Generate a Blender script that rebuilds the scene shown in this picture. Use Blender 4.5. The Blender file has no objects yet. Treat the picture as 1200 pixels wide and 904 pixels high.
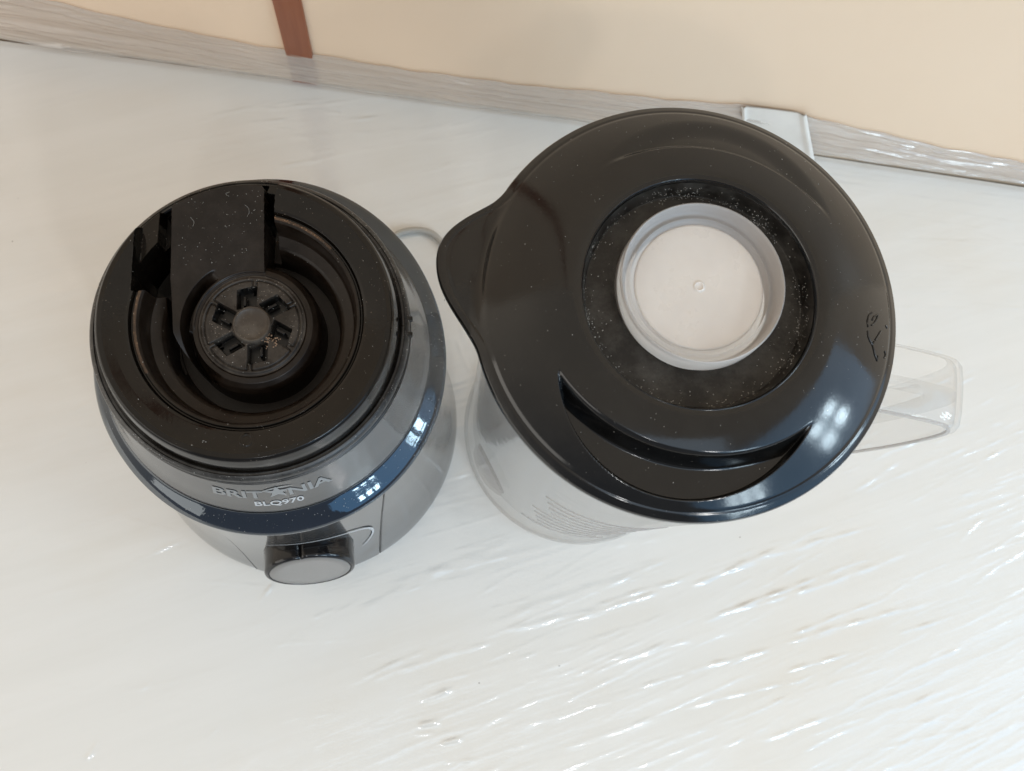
import bpy, bmesh, math, random
import numpy as np
from mathutils import Vector, Matrix

random.seed(5)
rng = np.random.default_rng(11)
PI = math.pi
S = bpy.context.scene
COL = S.collection

# ------------------------------------------------------------------ camera
NAD = (496.0, 690.0); FPX = 1082.0; CX, CY = 600.0, 452.0; HC = 0.65
d = Vector(((NAD[0]-CX)/FPX, -(NAD[1]-CY)/FPX, -1.0)).normalized()      # world down, in camera axes
wz = -d
wx = Vector((1, 0, 0)); wx = (wx - wx.dot(wz)*wz).normalized()
wy = wz.cross(wx)
R = Matrix((wx, wy, wz))              # rows: world axes in camera coords = camera-to-world rotation
cam_d = bpy.data.cameras.new('camera'); cam = bpy.data.objects.new('camera', cam_d); COL.objects.link(cam)
M4 = R.to_4x4(); M4.translation = Vector((0, 0, HC)); cam.matrix_world = M4
cam_d.sensor_width = 36.0; cam_d.lens = FPX/1200*36.0
cam_d.clip_start = 0.02; cam_d.clip_end = 60
cam_d.dof.use_dof = True; cam_d.dof.focus_distance = 0.44; cam_d.dof.aperture_fstop = 16
S.camera = cam
S.view_settings.view_transform = 'Standard'; S.view_settings.look = 'None'
S.view_settings.gamma = 1.0; S.view_settings.use_curve_mapping = False
S.view_settings.exposure = 0.29
S.render.resolution_x = 1024; S.render.resolution_y = 771

def at(px, py, z):
    """pixel of the 1200x904 photograph -> point of the place at height z"""
    v = R @ Vector(((px-CX)/FPX, -(py-CY)/FPX, -1.0))
    t = (z-HC)/v.z
    return Vector((v.x*t, v.y*t, z))

# ------------------------------------------------------------------ room light
W = bpy.data.worlds.new('World'); S.world = W; W.use_nodes = True
nt = W.node_tree; bg = nt.nodes['Background']
tc = nt.nodes.new('ShaderNodeTexCoord'); sp = nt.nodes.new('ShaderNodeSeparateXYZ')
nt.links.new(tc.outputs['Generated'], sp.inputs[0])
def wmap(sock, a, b):
    x = nt.nodes.new('ShaderNodeMapRange'); x.interpolation_type = 'SMOOTHSTEP'
    x.inputs['From Min'].default_value = a; x.inputs['From Max'].default_value = b; nt.links.new(sock, x.inputs['Value']); return x.outputs[0]
def wmix(f, a, b):
    x = nt.nodes.new('ShaderNodeMixRGB'); nt.links.new(f, x.inputs[0])
    for i, q in ((1, a), (2, b)):
        if isinstance(q, tuple): x.inputs[i].default_value = (*q, 1)
        else: nt.links.new(q, x.inputs[i])
    return x.outputs[0]
side = wmix(wmap(sp.outputs['Y'], -.9, .5), (.21, .22, .24), (1.0, .875, .715))      # room: dim in front, warm towards the wall
allc = wmix(wmap(sp.outputs['Z'], .55, .98), side, (.60, .535, .455))                # ceiling
nt.links.new(allc, bg.inputs['Color'])
bg.inputs['Strength'].default_value = 0.99

def area(name, az, el, dist, w, h, col, rad, centre=(0.05, 0.1, 0.2), roll=0):
    """rectangular lamp of given radiance facing the table"""
    a, e = math.radians(az), math.radians(el)
    dirv = Vector((math.cos(a)*math.cos(e), math.sin(a)*math.cos(e), math.sin(e)))
    L = bpy.data.lights.new(name, 'AREA'); L.shape = 'RECTANGLE'; L.size = w; L.size_y = h
    L.color = col; L.energy = rad*PI*w*h
    o = bpy.data.objects.new(name, L); COL.objects.link(o)
    o.location = Vector(centre) + dirv*dist
    o.rotation_euler = (dirv).to_track_quat('Z', 'Y').to_euler()
    return o
# daylight from a glazed opening to the right: panes plus the paler surround
area('opening_light', -34, 26, 2.5, 3.3, 1.9, (0.24, 0.58, 1.0), 1.12)
for i in range(2):
    for j in range(2):
        area('pane_light', -15-7.5*i, 18+8.5*j, 2.3, 0.18, 0.22, (0.72, 0.90, 1.0), 20.0)
for i in range(3):
    area('pane_light', -50-4.5*i, 25, 2.3, 0.09, 0.50, (0.76, 0.92, 1.0), 16.0)
area('glint_light', -64, 41, 2.4, 0.11, 0.26, (1.0, 0.98, 0.95), 60.0)  # small lamp added to put glints on the film folds
area('glint_light', -96, 47, 2.4, 0.10, 0.16, (1.0, 0.98, 0.95), 55.0)  # second added lamp, spreads the glints from another direction
area('high_window_light', -78, 54, 2.4, 1.5, 0.8, (0.50, 0.74, 1.0), 1.1)
area('left_fill_light', -150, 14, 2.6, 2.2, 1.1, (1.0, 0.95, 0.87), 1.7)  # added low fill from the front left, for wall and table

# ------------------------------------------------------------------ helpers
def link(o, parent=None):
    COL.objects.link(o)
    if parent is not None: o.parent = parent
    return o
def mesh_obj(name, V, F, mat, parent=None, smooth=True, angle=None):
    m = bpy.data.meshes.new(name)
    V = np.asarray(V, dtype=np.float32)
    if isinstance(F, np.ndarray):
        k = F.shape[1]; n = len(F)
        m.vertices.add(len(V)); m.vertices.foreach_set('co', V.ravel())
        m.loops.add(n*k); m.loops.foreach_set('vertex_index', F.astype(np.int32).ravel())
        m.polygons.add(n); m.polygons.foreach_set('loop_start', np.arange(0, n*k, k, dtype=np.int32))
        m.update(calc_edges=True)
    else:
        m.from_pydata([tuple(map(float, v)) for v in V], [], F)
    m.validate()
    if smooth: m.polygons.foreach_set('use_smooth', [True]*len(m.polygons))
    if angle: m.set_sharp_from_angle(angle=math.radians(angle))
    m.materials.append(mat)
    return link(bpy.data.objects.new(name, m), parent)
def bm_obj(name, bm, mat, parent=None, smooth=True, angle=40):
    m = bpy.data.meshes.new(name); bm.to_mesh(m); bm.free()
    if smooth:
        m.polygons.foreach_set('use_smooth', [True]*len(m.polygons)); m.set_sharp_from_angle(angle=math.radians(angle))
    m.materials.append(mat)
    return link(bpy.data.objects.new(name, m), parent)
def empty(name, loc, label, cat):
    o = bpy.data.objects.new(name, None); o.location = loc; COL.objects.link(o)
    o.empty_display_size = 0.05; o['label'] = label; o['category'] = cat
    return o
def grid_faces(nu, nv, wrap_u=False):
    """vertex index i*nv+j; u wraps"""
    iu = np.arange(nu if wrap_u else nu-1); jv = np.arange(nv-1)
    I, J = np.meshgrid(iu, jv, indexing='ij'); I2 = (I+1) % nu
    a = I*nv+J; b = I2*nv+J; c = I2*nv+J+1; dd = I*nv+J+1
    return np.stack([a, b, c, dd], -1).reshape(-1, 4)
def catmull(P, n):
    P = np.asarray(P, float); Q = np.vstack([2*P[0]-P[1], P, 2*P[-1]-P[-2]]); out = []
    for i in range(len(P)-1):
        p0, p1, p2, p3 = Q[i:i+4]
        for t in np.linspace(0, 1, n, endpoint=False):
            out.append(.5*((2*p1)+(-p0+p2)*t+(2*p0-5*p1+4*p2-p3)*t*t+(-p0+3*p1-3*p2+p3)*t**3))
    out.append(P[-1]); return np.array(out)
def lathe(name, prof, mat, parent, n=160, rfun=None, angle=50, flip=False):
    """prof: list of (r, z) in mm, outside surface listed bottom to top"""
    P = np.asarray(prof, float)/1000.0
    th = np.linspace(0, 2*PI, n, endpoint=False)
    r = P[None, :, 0]*np.ones((n, 1))
    if rfun is not None: r = r*rfun(th)[:, None]
    V = np.stack([r*np.cos(th)[:, None], r*np.sin(th)[:, None], P[None, :, 1]*np.ones((n, 1))], -1).reshape(-1, 3)
    F = grid_faces(n, len(P), True)
    if flip: F = F[:, ::-1]
    return mesh_obj(name, V, F, mat, parent, True, angle)
def box_bm(bm, c, s, rot=None, bevel=0):
    r = bmesh.ops.create_cube(bm, size=1.0)
    vs = r['verts']
    bmesh.ops.scale(bm, vec=Vector(s), verts=vs)
    if bevel:
        es = list({e for v in vs for e in v.link_edges})
        rr = bmesh.ops.bevel(bm, geom=es, offset=bevel, segments=2, affect='EDGES', profile=.5)
        vs = list({v for f in rr['faces'] for v in f.verts} | {v for v in vs if v.is_valid})
    if rot is not None: bmesh.ops.transform(bm, matrix=rot, verts=vs)
    bmesh.ops.translate(bm, vec=Vector(c), verts=vs)
def tube(name, pts, rad, mat, parent=None, n=10):
    P = [Vector(p) for p in pts]; V = []; F = []
    up = Vector((0, 0, 1))
    for i, p in enumerate(P):
        t = (P[min(i+1, len(P)-1)]-P[max(i-1, 0)]).normalized()
        a = t.cross(up)
        if a.length < 1e-4: a = t.cross(Vector((1, 0, 0)))
        a.normalize(); b = a.cross(t).normalized()
        for k in range(n):
            q = 2*PI*k/n; V.append(p+rad*(math.cos(q)*a+math.sin(q)*b))
    for i in range(len(P)-1):
        for k in range(n):
            k2 = (k+1) % n
            F.append([i*n+k, i*n+k2, (i+1)*n+k2, (i+1)*n+k])
    F.append([k for k in range(n)][::-1]); F.append([(len(P)-1)*n+k for k in range(n)])
    return mesh_obj(name, V, F, mat, parent, True, 60)
def sm(x):
    x = np.clip(x, 0, 1); return x*x*(3-2*x)
def step(x, w):                       # 0 below, 1 above, transition width w centred on 0
    return sm(x/w+.5)

# ------------------------------------------------------------------ materials
class NM:
    def __init__(s, name):
        s.m = bpy.data.materials.new(name); s.m.use_nodes = True; s.t = s.m.node_tree
        s.b = s.t.nodes['Principled BSDF']; s.o = s.t.nodes['Material Output']
        s.tc = s.n('ShaderNodeTexCoord')
    def n(s, ty, **kw):
        x = s.t.nodes.new(ty)
        for k, v in kw.items(): setattr(x, k, v)
        return x
    def l(s, a, b): s.t.links.new(a, b)
    def set(s, **kw):
        for k, v in kw.items():
            i = s.b.inputs[k.replace('_', ' ')]
            i.default_value = v if not isinstance(v, tuple) or len(v) == 4 else (*v, 1)
        return s
    def noise(s, scale, detail=3, rough=.5, vec=None, dim='3D'):
        x = s.n('ShaderNodeTexNoise'); x.inputs['Scale'].default_value = scale
        x.inputs['Detail'].default_value = detail; x.inputs['Roughness'].default_value = rough
        s.l(vec or s.tc.outputs['Object'], x.inputs['Vector']); return x.outputs['Fac']
    def mapr(s, v, a, b, c=0., dd=1.):
        x = s.n('ShaderNodeMapRange'); s.l(v, x.inputs[0])
        for i, q in enumerate((a, b, c, dd)): x.inputs[i+1].default_value = q
        return x.outputs[0]
    def mix(s, f, a, b):
        x = s.n('ShaderNodeMixRGB')
        if isinstance(f, (int, float)): x.inputs[0].default_value = f
        else: s.l(f, x.inputs[0])
        for i, q in ((1, a), (2, b)):
            if isinstance(q, tuple): x.inputs[i].default_value = (*q, 1)
            else: s.l(q, x.inputs[i])
        return x.outputs[0]
    def math(s, op, a, b=None):
        x = s.n('ShaderNodeMath', operation=op)
        for i, q in enumerate((a, b)):
            if q is None: continue
            if isinstance(q, (int, float)): x.inputs[i].default_value = q
            else: s.l(q, x.inputs[i])
        return x.outputs[0]
    def bump(s, h, dist, strength=1., inp='Normal'):
        x = s.n('ShaderNodeBump'); x.inputs['Distance'].default_value = dist; x.inputs['Strength'].default_value = strength
        s.l(h, x.inputs['Height']); s.l(x.outputs[0], s.b.inputs[inp]); return x
    def specks(s, scale, thr, vec=None):
        """sparse little grains"""
        v = s.n('ShaderNodeTexVoronoi'); v.inputs['Scale'].default_value = scale; v.inputs['Randomness'].default_value = 1
        s.l(vec or s.tc.outputs['Object'], v.inputs['Vector'])
        w = s.n('ShaderNodeSeparateColor'); s.l(v.outputs['Color'], w.inputs[0])
        size = s.mapr(w.outputs[0], 0.45, 1.0, 0.0, thr)     # most cells carry none
        return s.math('LESS_THAN', v.outputs['Distance'], size)

def plastic(name, base, rough, ior=1.55, dust=0.0, dust_col=(.30, .27, .23), sc=900, smudge=.06, speck=.22):
    k = NM(name); k.set(IOR=ior)
    f = k.noise(28, 5, .65)
    if dust:
        g = k.math('MULTIPLY', k.mapr(k.noise(70, 6, .75), .42, .75), dust)
        sp_ = k.math('MULTIPLY', k.specks(sc, speck), k.mapr(k.noise(35, 3, .6), .45, .6))
        c = k.mix(g, base, tuple(.35*x for x in dust_col)); c = k.mix(k.math('MULTIPLY', sp_, .75), c, dust_col)
        k.l(c, k.b.inputs['Base Color'])
        rr = k.math('ADD', k.mapr(f, .3, .75, rough, rough+smudge), k.math('MULTIPLY', k.math('MAXIMUM', g, sp_), .45))
        k.l(rr, k.b.inputs['Roughness'])
        k.bump(k.math('ADD', k.noise(500, 2, .5), k.math('MULTIPLY', sp_, 2.0)), .00004, .5)
    else:
        k.set(Base_Color=base)
        k.l(k.mapr(f, .3, .75, rough, rough+smudge), k.b.inputs['Roughness'])
    return k.m

M_gloss = plastic('glossy_dark_grey_shell', (.165, .165, .165), .07, 1.7, dust=.04, sc=700, speck=.10, smudge=.05)
M_gloss.node_tree.nodes['Principled BSDF'].inputs['Metallic'].default_value = .75
M_bezel = plastic('mirror_black_bezel', (.002, .005, .012), .03, 1.88, dust=.02, sc=600, speck=.15, smudge=.03)
M_bezel.node_tree.nodes['Principled BSDF'].inputs['Specular Tint'].default_value = (.80, .91, 1.0, 1)
M_deck = plastic('dusty_black_deck', (.003, .0022, .0015), .06, 1.42, dust=.05, dust_col=(.26, .20, .15), sc=850, smudge=.08, speck=.15)
M_inner = plastic('matt_black_recess', (.009, .0056, .0035), .26, 1.36, dust=.20, dust_col=(.22, .16, .12), sc=900, smudge=.12, speck=.09)
M_coup = plastic('worn_rubber_coupling', (.016, .012, .009), .34, 1.42, dust=.6, dust_col=(.33, .28, .23), sc=1100, smudge=.2, speck=.30)
M_hub = plastic('worn_hub', (.045, .035, .027), .36, 1.45, dust=.8, dust_col=(.36, .31, .25), sc=1100, speck=.3)
M_thread = plastic('scuffed_black_collar', (.015, .014, .013), .20, 1.5, dust=.45, dust_col=(.42, .40, .37), sc=1300, smudge=.2, speck=.30)
M_lid = plastic('satin_black_lid', (.003, .003, .003), .07, 1.52, dust=.04, dust_col=(.30, .28, .25), sc=620, smudge=.13, speck=.10)
M_lidrec = plastic('dusty_lid_recess', (.010, .008, .006), .36, 1.42, dust=.30, dust_col=(.50, .46, .40), sc=1000, smudge=.2, speck=.08)
M_knob = plastic('black_knob_plastic', (.005, .005, .006), .06, 1.42, dust=.03, sc=800, speck=.1)
M_cap_metal = NM('brushed_silver'); M_cap_metal.set(Base_Color=(.29, .285, .28), Metallic=.8, Roughness=.34)
M_cap_metal.bump(M_cap_metal.noise(160, 4, .6), .0002, .35); M_cap_metal = M_cap_metal.m
M_print = NM('pale_grey_print').set(Base_Color=(.25, .25, .245), Roughness=.45).m
M_print_w = NM('white_print').set(Base_Color=(.48, .48, .48), Roughness=.45).m
M_rust = plastic('brown_grime', (.035, .022, .014), .5, 1.4, dust=1.0, dust_col=(.42, .24, .13), sc=1500, speck=.5)
M_orange = NM('orange_residue').set(Base_Color=(.26, .17, .11), Roughness=.7).m
M_dust = NM('pale_dust_grain').set(Base_Color=(.50, .48, .44), Roughness=.8).m
M_cable = NM('grey_cable_rubber').set(Base_Color=(.42, .40, .36), Roughness=.45).m
M_hole = NM('dark_socket').set(Base_Color=(.004, .004, .004), Roughness=.3).m

def clear(name, tint=(.99, .987, .982), haze=.05, rough=.04, ior=1.5, refl=1.0):
    """thin clear plastic: transmission straight through plus surface gloss and a little haze"""
    k = NM(name); t = k.t; t.nodes.remove(k.b)
    tr = k.n('ShaderNodeBsdfTransparent'); tr.inputs[0].default_value = (*tint, 1)
    df = k.n('ShaderNodeBsdfDiffuse'); df.inputs[0].default_value = (.95, .92, .89, 1)
    gl = k.n('ShaderNodeBsdfGlossy'); gl.inputs['Roughness'].default_value = rough
    fr = k.n('ShaderNodeLayerWeight'); fr.inputs[0].default_value = .5
    frs = k.math('ADD', k.math('MULTIPLY', k.math('POWER', fr.outputs['Facing'], 4.0), .75), .024)
    m1 = k.n('ShaderNodeMixShader'); m1.inputs[0].default_value = haze
    k.l(tr.outputs[0], m1.inputs[1]); k.l(df.outputs[0], m1.inputs[2])
    m2 = k.n('ShaderNodeMixShader')
    k.l(k.math('MULTIPLY', frs, refl), m2.inputs[0])
    k.l(m1.outputs[0], m2.inputs[1]); k.l(gl.outputs[0], m2.inputs[2]); k.l(m2.outputs[0], k.o.inputs[0])
    nz = k.noise(120, 3, .5); b = k.n('ShaderNodeBump'); b.inputs['Distance'].default_value = .0003; b.inputs['Strength'].default_value = .3
    k.l(nz, b.inputs['Height']); k.l(b.outputs[0], gl.inputs['Normal'])
    return k.m
M_clear = clear('clear_jug_plastic')
M_clear_base = clear('clear_jug_base_plastic', tint=(.92, .91, .90), haze=.10)
M_clear_mark = clear('moulded_mark_plastic', tint=(.80, .79, .78), haze=.22)
M_refract = clear('smoky_refraction', tint=(.70, .655, .63), haze=.12)  # tint imitates what is refracted through the jug wall

k = NM('milky_translucent_plastic')
k.set(Roughness=.30, IOR=1.48)
k.b.inputs['Subsurface Weight'].default_value = .6
k.b.inputs['Subsurface Radius'].default_value = (.004, .0035, .003); k.b.inputs['Subsurface Scale'].default_value = 1.0
k.l(k.mix(k.mapr(k.noise(40, 5, .6), .35, .7), (.68, .635, .585), (.63, .585, .54)), k.b.inputs['Base Color'])
k.l(k.mapr(k.noise(90, 4, .6), .3, .7, .22, .4), k.b.inputs['Roughness'])
M_milky = k.m
k = NM('milky_translucent_rim')
k.set(Base_Color=(.74, .70, .67), Roughness=.25, IOR=1.30); k.b.inputs['Transmission Weight'].default_value = .62
k.b.inputs['Roughness'].default_value = .35
M_milky_rim = k.m

# wall paint, wood strip, tabletop, film
k = NM('beige_wall_paint'); k.set(Roughness=.42, IOR=1.4)
k.l(k.mix(k.mapr(k.noise(3, 4, .5), .3, .7), (.87, .655, .465), (.90, .70, .515)), k.b.inputs['Base Color'])
k.bump(k.noise(90, 3, .5), .0004, .4)
M_wall = k.m
k = NM('brown_varnished_strip'); k.set(Roughness=.35)
mp = k.n('ShaderNodeMapping'); mp.inputs['Scale'].default_value = (60, 60, 4); k.l(k.tc.outputs['Object'], mp.inputs[0])
k.l(k.mix(k.mapr(k.noise(3, 5, .6, mp.outputs[0]), .3, .7), (.25, .060, .016), (.33, .095, .030)), k.b.inputs['Base Color'])
M_strip = k.m
k = NM('floor_screed'); k.set(Roughness=.8)
k.l(k.mix(k.mapr(k.noise(6, 6, .6), .3, .7), (.22, .18, .14), (.30, .25, .20)), k.b.inputs['Base Color'])
M_floor = k.m

k = NM('white_board_under_clear_film')
def turned(deg, scale):                 # turn the coordinates first, then stretch them
    a_ = k.n('ShaderNodeMapping'); a_.inputs['Rotation'].default_value = (0, 0, -math.radians(deg)); k.l(k.tc.outputs['Object'], a_.inputs[0])
    b_ = k.n('ShaderNodeMapping'); b_.inputs['Scale'].default_value = scale; k.l(a_.outputs[0], b_.inputs[0]); return b_
mp = turned(18, (2.6, 30, 1))
warp = k.noise(3.0, 3, .6)
st = k.noise(1.6, 6, .62, mp.outputs[0])
mp2 = turned(24, (12, 100, 1)); st2 = k.noise(1.4, 4, .6, mp2.outputs[0])
stain = k.mapr(k.noise(5.5, 4, .55), .48, .78)
c = k.mix(stain, (.715, .705, .67), (.70, .66, .59))
c = k.mix(k.math('MULTIPLY', k.mapr(st, .35, .65), .5), c, (.775, .765, .735))  # whitish streaks: sheen of the lifted film painted into the base colour
dirt = k.math('MULTIPLY', k.specks(75, .05), k.mapr(k.noise(7, 2, .5), .55, .6))
c = k.mix(k.math('MULTIPLY', dirt, .8), c, (.16, .12, .09))
k.l(c, k.b.inputs['Base Color']); k.set(Roughness=.55, IOR=1.45)
k.b.inputs['Coat Weight'].default_value = 1.0; k.b.inputs['Coat IOR'].default_value = 1.85; k.b.inputs['Coat Roughness'].default_value = .10
hh = k.math('ADD', k.math('MULTIPLY', st, 1.0), k.math('ADD', k.math('MULTIPLY', st2, .12), k.math('MULTIPLY', k.noise(60, 3, .55), .05)))
msk = k.mapr(k.noise(4.0, 2, .5), .38, .62, .25, 1.)
hh = k.math('MULTIPLY', hh, msk)
k.bump(hh, .0026, .8, 'Coat Normal')
# the board itself is flat: only the film over it (the coat) carries the folds
ge = k.n('ShaderNodeNewGeometry'); vm = k.n('ShaderNodeMix', data_type='VECTOR'); vm.inputs[0].default_value = .16
vm.inputs[4].default_value = (0, 0, 1); k.l(ge.outputs['Normal'], vm.inputs[5])
vn = k.n('ShaderNodeVectorMath', operation='NORMALIZE'); k.l(vm.outputs[1], vn.inputs[0]); k.l(vn.outputs[0], k.b.inputs['Normal'])
M_table = k.m

k = NM('clear_stretched_film'); t = k.t; t.nodes.remove(k.b)
mp = k.n('ShaderNodeMapping'); mp.inputs['Rotation'].default_value = (0, 0, math.radians(6)); mp.inputs['Scale'].default_value = (2.5, 3, 170)
k.l(k.tc.outputs['Object'], mp.inputs[0]); s1 = k.noise(1.2, 6, .6, mp.outputs[0])
tr = k.n('ShaderNodeBsdfTransparent'); tr.inputs[0].default_value = (.93, .92, .90, 1)
df = k.n('ShaderNodeBsdfDiffuse'); k.l(k.mix(k.mapr(s1, .3, .7), (.72, .64, .56), (.76, .68, .60)), df.inputs[0])
gl = k.n('ShaderNodeBsdfGlossy'); gl.inputs['Roughness'].default_value = .07
m1 = k.n('ShaderNodeMixShader'); k.l(k.mapr(s1, .35, .7, .46, .62), m1.inputs[0]); k.l(tr.outputs[0], m1.inputs[1]); k.l(df.outputs[0], m1.inputs[2])
m2 = k.n('ShaderNodeMixShader'); fr = k.n('ShaderNodeLayerWeight'); fr.inputs[0].default_value = .5
b = k.n('ShaderNodeBump'); b.inputs['Distance'].default_value = .0008; b.inputs['Strength'].default_value = .5; k.l(s1, b.inputs['Height'])
k.l(b.outputs[0], gl.inputs['Normal']); k.l(b.outputs[0], df.inputs['Normal'])
k.l(k.math('ADD', k.math('MULTIPLY', k.math('POWER', fr.outputs['Facing'], 5.0), .7), .10), m2.inputs[0]); k.l(m1.outputs[0], m2.inputs[1]); k.l(gl.outputs[0], m2.inputs[2]); k.l(m2.outputs[0], k.o.inputs[0])
M_film = k.m
k = NM('white_tape'); k.set(Roughness=.35)
k.l(k.mix(k.mapr(k.noise(60, 4, .6), .4, .7), (.77, .715, .64), (.73, .67, .60)), k.b.inputs['Base Color'])
M_tape = k.m

# ------------------------------------------------------------------ setting
def edge_y(x): return .3665 - .1048*x + .0022*np.cos((x-.08)*4)
def wall_y(x): return .3697 - .1048*x
# floor and wall
fl = mesh_obj('floor', [(-3, -3, -.72), (3, -3, -.72), (3, 3, -.72), (-3, 3, -.72)], [[0, 1, 2, 3]], M_floor, None, False); fl['kind'] = 'structure'
bm = bmesh.new()
xa, xb = -1.3, .66; th = .05
pts = [(xa, wall_y(xa)), (xb, wall_y(xb)), (xb, wall_y(xb)+th), (xa, wall_y(xa)+th)]
vb = [bm.verts.new((x, y, -.72)) for x, y in pts]; vt = [bm.verts.new((x, y, 1.1)) for x, y in pts]
for i in range(4): bm.faces.new([vb[i], vb[(i+1) % 4], vt[(i+1) % 4], vt[i]])
bm.faces.new(vt); bm.faces.new(vb[::-1])
wall = bm_obj('wall', bm, M_wall, None, False); wall['kind'] = 'structure'
bm = bmesh.new()
x0, x1 = -.1072, -.0876
ang = math.atan(-.1048)
box_bm(bm, ((x0+x1)/2, wall_y((x0+x1)/2)-.0008, .5), (x1-x0, .003, 1.18), Matrix.Rotation(ang, 4, 'Z'), .0008)
bm_obj('trim_strip', bm, M_strip, wall)

# tabletop: white board tightly wrapped in clear film, wrinkles are real relief
nx, ny = 760, 560
X = np.linspace(-.42, .56, nx); T = np.linspace(0, 1, ny)
XX = np.repeat(X[:, None], ny, 1); YY = -.24 + (edge_y(XX)+.24)*T[None, :]
Z = np.zeros_like(XX)
def ridge(p, q, w, h, asym=0.):
    """a pinched fold of film between two points"""
    global Z
    (ax, ay), (bx, by) = p, q
    L = math.hypot(bx-ax, by-ay); ux, uy = (bx-ax)/L, (by-ay)/L
    m = 4*w
    sel = (XX > min(ax, bx)-m) & (XX < max(ax, bx)+m) & (YY > min(ay, by)-m) & (YY < max(ay, by)+m)
    x = XX[sel]-ax; y = YY[sel]-ay
    s = (x*ux+y*uy)/L; v = -x*uy+y*ux
    v = v + w*.8*np.sin(s*L*38+ax*90) + w*.25*np.sin(s*L*150+ay*70)
    env = sm(np.clip(s/.18, 0, 1))*sm(np.clip((1-s)/.3, 0, 1))*(.72+.28*np.sin(s*L*260+bx*400))
    Z[sel] += h*env*np.exp(-(v/w)**2)
def rp(px0, py0, px1, py1, w=1.2, h=.5):
    a = at(px0, py0, 0); b_ = at(px1, py1, 0); ridge((a.x, a.y), (b_.x, b_.y), w/1000, h/1000)
folds = [  # folds seen in the photograph
 (425, 795, 505, 760, 1.2, .6), (425, 801, 600, 745, 1.6, .5), (490, 822, 535, 805, 1.4, .8), (560, 740, 830, 635, 2.2, .45), (690, 715, 830, 668, 1.2, .7),
 (580, 745, 800, 685, 1.5, .5), (640, 735, 790, 690, 1.0, .4), (800, 690, 900, 655, 1.2, .7), (800, 684, 990, 622, 1.8, .5), (800, 738, 1090, 640, 1.5, .7),
 (830, 725, 960, 675, 1.0, .8), (870, 707, 1040, 648, 1.1, .5), (800, 790, 920, 758, 1.5, .8), (905, 760, 1100, 700, 1.3, .7), (915, 750, 1050, 695, .9, .6),
 (915, 790, 1010, 762, 1.0, .7), (800, 832, 960, 790, 1.4, .5), (885, 868, 985, 836, 1.3, .6), (1050, 745, 1120, 720, 1.0, .7), (1060, 790, 1130, 755, 1.0, .6),
 (930, 870, 1130, 800, 1.2, .35), (1000, 830, 1120, 790, .9, .4), (1040, 850, 1130, 845, .9, .3), (1020, 880, 1160, 850, 1.0, .4), (925, 645, 1040, 610, 1.0, .5),
 (700, 650, 870, 600, 2.5, .4), (450, 690, 620, 640, 2.2, .35), (400, 720, 640, 620, 2.5, .4), (490, 850, 520, 843, 1.6, .7), (515, 870, 545, 862, 1.3, .7),
 (485, 862, 510, 858, 1.2, .6), (520, 893, 560, 888, 1.2, .6), (640, 880, 800, 835, 1.5, .3), (745, 805, 810, 785, 1.2, .5), (700, 780, 880, 728, 2.0, .35),
 (100, 895, 118, 862, 1.4, .45), (215, 900, 222, 868, 1.2, .3), (240, 868, 256, 850, 1.2, .45), (302, 707, 322, 682, 1.0, .7), (365, 727, 395, 712, 1.0, .4),
 (150, 660, 230, 625, 1.2, .4), (10, 705, 160, 672, 1.3, .25), (40, 730, 120, 706, 1.2, .25), (10, 650, 60, 610, 1.4, .3), (20, 555, 90, 500, 1.8, .25),
 (215, 140, 440, 108, 1.2, .35), (300, 128, 455, 115, 1.2, .6), (290, 145, 345, 138, 1.0, .6), (325, 195, 380, 188, 1.2, .55), (405, 142, 450, 135, 1.0, .8),
 (380, 133, 400, 134, 1.2, .7), (180, 178, 600, 140, 2.0, .25), (330, 195, 640, 140, 1.6, .25), (60, 185, 90, 180, 1.0, .3), (30, 300, 150, 270, 1.6, .25),
 (0, 360, 110, 330, 1.8, .2), (0, 140, 130, 100, 1.5, .2), (20, 90, 110, 78, 1.3, .2), (1070, 280, 1200, 262, 1.3, .3), (1040, 225, 1200, 250, 1.3, .3),
 (1060, 405, 1110, 412, 1.4, .5), (1100, 470, 1125, 455, 1.2, .5), (990, 580, 1060, 540, 1.6, .5), (1080, 520, 1200, 490, 1.5, .3), (1100, 600, 1200, 575, 1.3, .3),
 (1120, 640, 1160, 600, 1.3, .3), (535, 330, 545, 410, 1.2, .4), (525, 300, 550, 345, 1.2, .35), (536, 395, 552, 440, 1.2, .35), (535, 560, 560, 540, 1.3, .4)]
for f_ in folds: rp(*f_[:5], f_[5]*2.3)
for i in range(1300):                       # the many faint creases in between
    x = rng.uniform(-.4, .54); y = rng.uniform(-.22, .36)
    right = sm((x+.05)/.25)
    a = math.radians(rng.normal(18+3*right, 4.5 if x > -.05 else 13))
    if y > .2 and x > .2: a = math.radians(rng.normal(-3, 5))
    L = rng.uniform(.015, .09)*(1+1.1*right); w = rng.uniform(.5, 1.3)/1000
    h = rng.uniform(.03, .52)/1000*(1.15+.35*right)
    ridge((x-L/2*math.cos(a), y-L/2*math.sin(a)), (x+L/2*math.cos(a), y+L/2*math.sin(a)), w, h)
fade = sm((1-T)*40)[None, :]
Z = .85*Z*fade - .0022*(1-sm((1-T)*90))[None, :]
V = np.stack([XX, YY, Z], -1).reshape(-1, 3)
top = mesh_obj('tabletop', V, grid_faces(nx, ny), M_table, None, True); top['kind'] = 'structure'
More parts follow.
